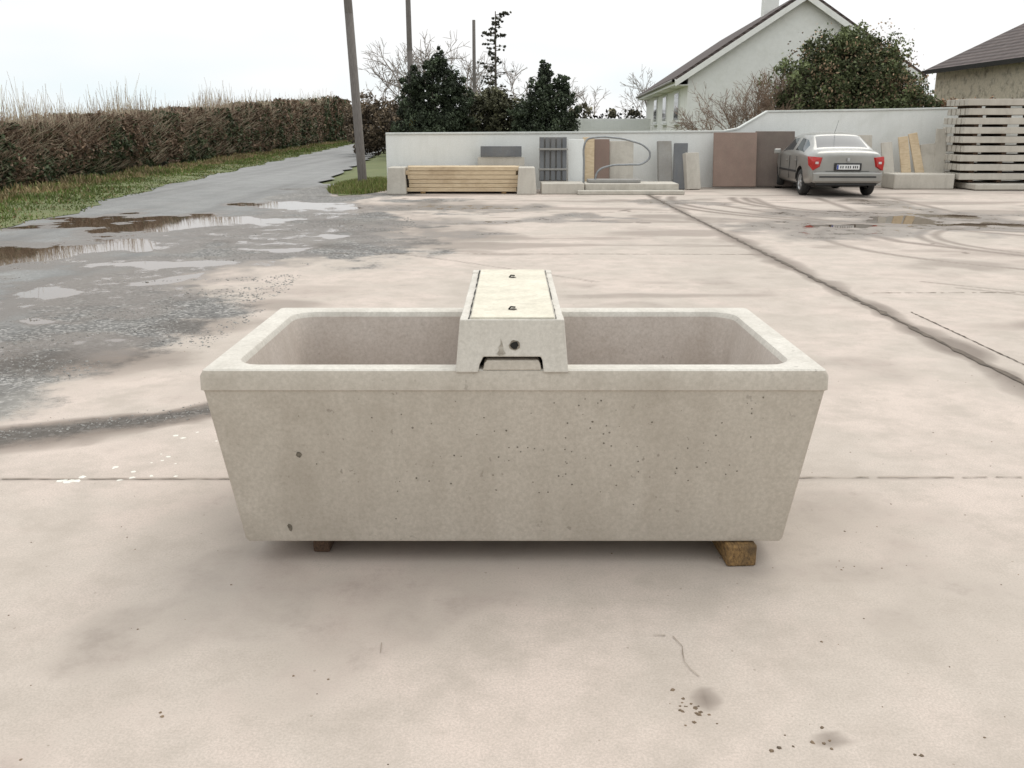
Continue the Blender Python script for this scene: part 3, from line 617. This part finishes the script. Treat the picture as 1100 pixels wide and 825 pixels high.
H2=empty('beige_bungalow',(16.75,26.5,0)); w,d,ev=13,13.5,3.78
V=[(.4,.4,-.1),(w-.4,.4,-.1),(w-.4,d-.4,-.1),(.4,d-.4,-.1),(.4,.4,ev),(w-.4,.4,ev),(w-.4,d-.4,ev),(.4,d-.4,ev)]
mobj('walls',V,BF,M_beige,H2)
r_=w/2; V=[(0,0,ev),(w,0,ev),(w,d,ev),(0,d,ev),(r_,r_,ev+r_*.62),(r_,d-r_,ev+r_*.62)]
mobj('roof',V,[(0,1,4),(1,2,5,4),(2,3,5),(3,0,4,5),(0,3,2,1)],M_tile,H2)
boxes('fascia',[((-.015,d/2,ev-.06),(.03,d,.16)),((w/2,-.015,ev-.06),(w,.03,.16))],M_dark,H2,0)
box('window_frame_1',(.39,4.5,2.3),(.08,1.5,1.2),M_white,H2); box('window_pane_1',(.35,4.5,2.3),(.03,1.3,1.0),M_win,H2,bevel=0)
box('chimney',(r_,6.7,8.0),(.8,.8,1.4),M_beige,H2)
box('garden_wall',(5.2,50,.95),(3.9,.25,2.1),M_white,bevel=.02)
# ------------------------------------------------------------------ car
def paint():
    m=NT('silver_paint'); c=m.ramp(m.noise(3,3,.6),[(.3,(.29,.285,.265)),(.7,(.35,.34,.315))])
    sx=m.n.new('ShaderNodeSeparateXYZ'); m.L(m.tc.outputs['Object'],sx.inputs[0])
    dirt=m.ramp(sx.outputs['Z'],[(.25,.7),(.6,0)]); c=m.mix(m.math('MULTIPLY',dirt,m.noise(6,3,.7)),c,(.16,.13,.10)); m.col(c)
    m.b.inputs['Metallic'].default_value=.5; m.rough(.35); m.b.inputs['Coat Weight'].default_value=.4; m.b.inputs['Coat Roughness'].default_value=.1; return m.m
M_paint=paint(); M_tyre=simple('tyre_rubber',(.015,.015,.015),(.035,.033,.03),20,.85,0); M_glass=simple('car_glass',(.025,.035,.042),(.04,.052,.06),2,.06,0,spec=.35)
M_trim=simple('black_trim',(.018,.018,.018),(.03,.03,.03),20,.6,0); M_red=simple('tail_lens',(.36,.014,.012),(.46,.025,.02),10,.15,0); M_clear=simple('clear_lens',(.55,.5,.48),(.65,.6,.58),10,.15,0)
M_plate=simple('number_plate_white',(.68,.68,.66),(.74,.74,.72),10,.4,0); M_alloy=simple('alloy',(.42,.42,.42),(.5,.5,.5),20,.35,0,metal=.7)
M_blue=simple('plate_blue',(.02,.05,.3),(.03,.07,.35),5,.4,0)
car=empty('parked_car',(7.80,22.2,0),-math.radians(3.0))
ST=[#u zb belt top w wr
(0.00,.34,.80,.96,.78,.68),(0.05,.27,.87,1.04,.85,.70),(0.20,.24,.91,1.08,.875,.69),(0.44,.22,.93,1.095,.88,.68),(0.52,.21,.94,1.11,.885,.68),
(0.85,.2,.95,1.28,.888,.62),(1.14,.2,.95,1.41,.89,.585),(1.24,.2,.95,1.44,.89,.58),(1.80,.2,.95,1.462,.89,.585),(1.90,.2,.95,1.465,.89,.585),(2.45,.2,.94,1.452,.89,.58),(2.62,.2,.93,1.42,.89,.58),
(3.00,.2,.92,1.24,.885,.62),(3.38,.2,.90,1.04,.88,.68),(3.55,.2,.87,.99,.875,.68),(4.05,.22,.78,.89,.85,.65),(4.36,.26,.64,.75,.78,.58),(4.48,.32,.52,.60,.66,.48)]
V=[];k=11
for u,zb,be,tp,w,wr in ST:
    h=[(0,zb),(.75*w,zb),(.955*w,zb+.06),(w,.46),(.992*w,.66),(.965*w,be),(.945*w,be+.025),(wr+.035,tp-.075) if tp-be>.2 else (.86*w,tp-.06),(wr*.93,tp-.018),(.5*wr,tp),(0,tp+.006)]
    ring=[(x,u,z) for x,z in h]+[(-x,u,z) for x,z in h[-2:0:-1]]; V+=ring
m_=2*k-2; F=[];MI=[]
for s in range(len(ST)-1):
    for i in range(m_):
        F.append((s*m_+i,s*m_+(i+1)%m_,(s+1)*m_+(i+1)%m_,(s+1)*m_+i)); hi=i if i<k-1 else m_-1-i
        g=0
        if hi==6 and s in(5,6,7,9,10,11): g=1
        if hi in(8,9) and s in(4,5): g=1
        if hi in(8,9) and s in(11,12): g=1
        if hi in(0,1): g=2
        MI.append(g)
for s0 in(0,(len(ST)-1)*m_):
    for i in range(k-1):
        a,b=s0+i,s0+i+1; c_,d_=s0+(m_-i)%m_,s0+(m_-i-1)%m_
        f=list(dict.fromkeys([a,b,d_,c_])); F.append(tuple(f)); MI.append(0)
body=mobj('body',V,F,[M_paint,M_glass,M_trim],car,smooth=True); body.data.polygons.foreach_set('material_index',MI)
sm=body.modifiers.new('s','SUBSURF'); sm.levels=2; sm.render_levels=2
cut=[]
for y0 in(.88,3.55):
    n=28;CV=[];
    for x in(-1.1,1.1):
        for i in range(n): a=6.283*i/n; CV.append((x,y0+.365*math.cos(a),.33+.365*math.sin(a)))
    CF=[(i,(i+1)%n,n+(i+1)%n,n+i) for i in range(n)]+[tuple(range(n)),tuple(range(n,2*n))]
    cut.append((CV,CF))
CV=cut[0][0]+cut[1][0]; CF=cut[0][1]+[tuple(i+56 for i in f) for f in cut[1][1]]
cutter=mobj('arch_cutter',CV,CF,M_trim,car)
bo=body.modifiers.new('b','BOOLEAN'); bo.object=cutter; bo.operation='DIFFERENCE'; bo.solver='EXACT'
try: bo.material_mode='TRANSFER'
except Exception: pass
bpy.context.view_layer.update()
dg=bpy.context.evaluated_depsgraph_get(); nm=bpy.data.meshes.new_from_object(body.evaluated_get(dg)); body.modifiers.clear(); body.data=nm
bpy.data.objects.remove(cutter)
box('underbody',(0,2.2,.42),(1.15,3.9,.36),M_trim,car,bevel=.02)
def wheel(nm,x,y):
    s=1 if x>0 else -1; W_=bpy.data.objects.new(nm,None); link(W_,car); W_.location=(x,y,.31)
    prof=[(.19,.09),(.28,.1),(.305,.075),(.312,0),(.305,-.075),(.28,-.1),(.19,-.09)]; n=32; V=[];F=[]
    for i in range(n):
        a=6.283*i/n
        for r,t in prof: V.append((t,r*math.cos(a),r*math.sin(a)))
    p=len(prof)
    for i in range(n):
        for j in range(p-1): F.append((i*p+j,((i+1)%n)*p+j,((i+1)%n)*p+j+1,i*p+j+1))
    mobj('tyre',V,F,M_tyre,W_,smooth=True)
    tubes('rim_barrel',[((s*.0,0,0),(s*.045,0,0),.195,.195)],M_trim,W_,24)
    it=[((s*.075,.1*math.cos(a),.1*math.sin(a)),(.02,.045,.19),RX(a-math.pi/2)) for a in [k*2*math.pi/7+.3 for k in range(7)]]
    boxes('spokes',it,M_alloy,W_,.004); tubes('hub',[((s*.05,0,0),(s*.092,0,0),.05,.045)],M_alloy,W_,16)
    V=[];F=[]
    for i in range(n):
        a=6.283*i/n
        for r,t in((.2,.06),(.2,.09),(.175,.09),(.17,.05)): V.append((s*t,r*math.cos(a),r*math.sin(a)))
    for i in range(n):
        for j in range(3): F.append((i*4+j,((i+1)%n)*4+j,((i+1)%n)*4+j+1,i*4+j+1))
    mobj('rim_ring',V,F,M_alloy,W_,smooth=True)
wheel('wheel_rl',-.76,.88);wheel('wheel_rr',.76,.88);wheel('wheel_fl',-.76,3.55);wheel('wheel_fr',.76,3.55)
box('rear_bumper',(0,.0,.46),(1.58,.16,.26),M_paint,car,bevel=.05); box('bumper_strip',(0,-.085,.475),(1.3,.012,.035),M_trim,car,bevel=.003); box('bumper_lower',(0,.04,.31),(1.4,.12,.08),M_trim,car,bevel=.02)
box('plate_recess',(0,-.018,.70),(.62,.04,.17),M_trim,car,bevel=.01); box('number_plate',(0,-.045,.695),(.52,.015,.11),M_plate,car,bevel=.003); box('plate_band',(-.24,-.0545,.695),(.035,.004,.10),M_blue,car,bevel=0)
boxes('plate_characters',[((x,-.0545,.695),(.022,.004,.055)) for x in(-.17,-.12,-.05,.0,.05,.12,.165,.21)],M_trim,car,0)
for s,nm in((-1,'tail_light_l'),(1,'tail_light_r')):
    V=[(s*.60,.0,.91),(s*.80,.04,.93),(s*.87,.24,.93),(s*.86,.16,.74),(s*.79,.0,.62),(s*.66,-.01,.70)]
    n=len(V); VV_=[Vector(v)+Vector((s*.012,-.022,0)) for v in V]+[Vector(v)+Vector((-s*.1,.12,0)) for v in V]
    VV_.append(Vector((s*.80,.0,.82))+Vector((s*.018,-.03,0)))
    mobj(nm,VV_,[(i,(i+1)%n,2*n) for i in range(n)]+[(i,(i+1)%n,n+(i+1)%n,n+i) for i in range(n)],M_red,car)
    box('reverse_lens_'+nm[-1],(s*.72,-.045,.79),(.07,.02,.05),M_clear,car,RZ(s*.12),.004)
    box('mirror_'+nm[-1],(s*.98,2.95,.98),(.18,.1,.13),M_paint,car,bevel=.03)
    if s>0: tubes('exhaust_'+nm[-1],[((s*.5,-.02,.25),(s*.5,.3,.25),.025,.025)],M_trim,car,8)
    boxes('door_handles_'+nm[-1],[((s*.885,1.35,.80),(.03,.16,.03)),((s*.89,2.25,.79),(.03,.16,.03))],M_paint,car,.005)
    boxes('door_gaps_'+nm[-1],[((s*.885,y_,.63),(.012,.008,.55)) for y_ in(1.22,1.95,2.95)],M_trim,car,0)
    boxes('rub_strip_'+nm[-1],[((s*.893,2.1,.55),(.02,1.75,.05))],M_trim,car,.005)
box('boot_seam',(0,-.008,.60),(1.0,.01,.008),M_trim,car,bevel=0)
box('badge',(0,-.03,.86),(.06,.02,.08),M_alloy,car,bevel=.005); tubes('aerial',[((0,1.35,1.43),(0,1.05,1.75),.005,.003)],M_trim,car,5)
# ------------------------------------------------------------------ light, sky, camera
el,az=math.radians(55),math.radians(35)
sd=Vector((math.sin(az)*math.cos(el),math.cos(az)*math.cos(el),math.sin(el)))
sl_=bpy.data.lights.new('sun','SUN'); sl_.energy=1.3; sl_.angle=math.radians(45); sl_.color=(1,.95,.88)
so=link(bpy.data.objects.new('sun',sl_)); so.rotation_euler=(-sd).to_track_quat('-Z','Y').to_euler(); so.location=(20,30,30)
wd=bpy.data.worlds.new('World'); S.world=wd; wd.use_nodes=True; t=wd.node_tree; bg=t.nodes['Background']
def N_(ty): return t.nodes.new(ty)
sk=N_('ShaderNodeTexSky'); sk.sky_type='NISHITA'; sk.sun_disc=False; sk.sun_elevation=el; sk.sun_rotation=az; sk.dust_density=3; sk.air_density=1
tc=N_('ShaderNodeTexCoord'); nz=N_('ShaderNodeTexNoise'); nz.inputs['Scale'].default_value=1.7; nz.inputs['Detail'].default_value=3; nz.inputs['Roughness'].default_value=.55
mp=N_('ShaderNodeMapping'); mp.inputs['Scale'].default_value=(1,1,3.5); t.links.new(tc.outputs['Generated'],mp.inputs[0]); t.links.new(mp.outputs[0],nz.inputs['Vector'])
rp=N_('ShaderNodeValToRGB'); e=rp.color_ramp.elements; e[0].position=.38; e[0].color=(8.7/12,9.9/12,10.3/12,1); e[1].position=.55; e[1].color=(10.5/12,10.5/12,10.5/12,1); t.links.new(nz.outputs['Fac'],rp.inputs['Fac'])
sx=N_('ShaderNodeSeparateXYZ'); t.links.new(tc.outputs['Generated'],sx.inputs[0])
mr=N_('ShaderNodeMapRange'); mr.inputs['From Min'].default_value=.08; mr.inputs['From Max'].default_value=1; mr.inputs['To Min'].default_value=12; mr.inputs['To Max'].default_value=17.5; t.links.new(sx.outputs['Z'],mr.inputs['Value'])
vm=N_('ShaderNodeVectorMath'); vm.operation='SCALE'; t.links.new(rp.outputs['Color'],vm.inputs[0]); t.links.new(mr.outputs[0],vm.inputs['Scale'])
mx=N_('ShaderNodeMix'); mx.data_type='RGBA'; mx.inputs[0].default_value=.95; t.links.new(sk.outputs['Color'],mx.inputs[6]); t.links.new(vm.outputs[0],mx.inputs[7])
t.links.new(mx.outputs[2],bg.inputs['Color']); bg.inputs['Strength'].default_value=.1
cam=bpy.data.cameras.new('camera'); co=link(bpy.data.objects.new('camera',cam)); co.location=(0,0,1.6); co.rotation_euler=(math.radians(74.55),0,0)
cam.sensor_width=36; cam.lens=32.73; cam.clip_end=4000; S.camera=co
S.view_settings.view_transform='Standard'; S.view_settings.look='None'; S.view_settings.exposure=0
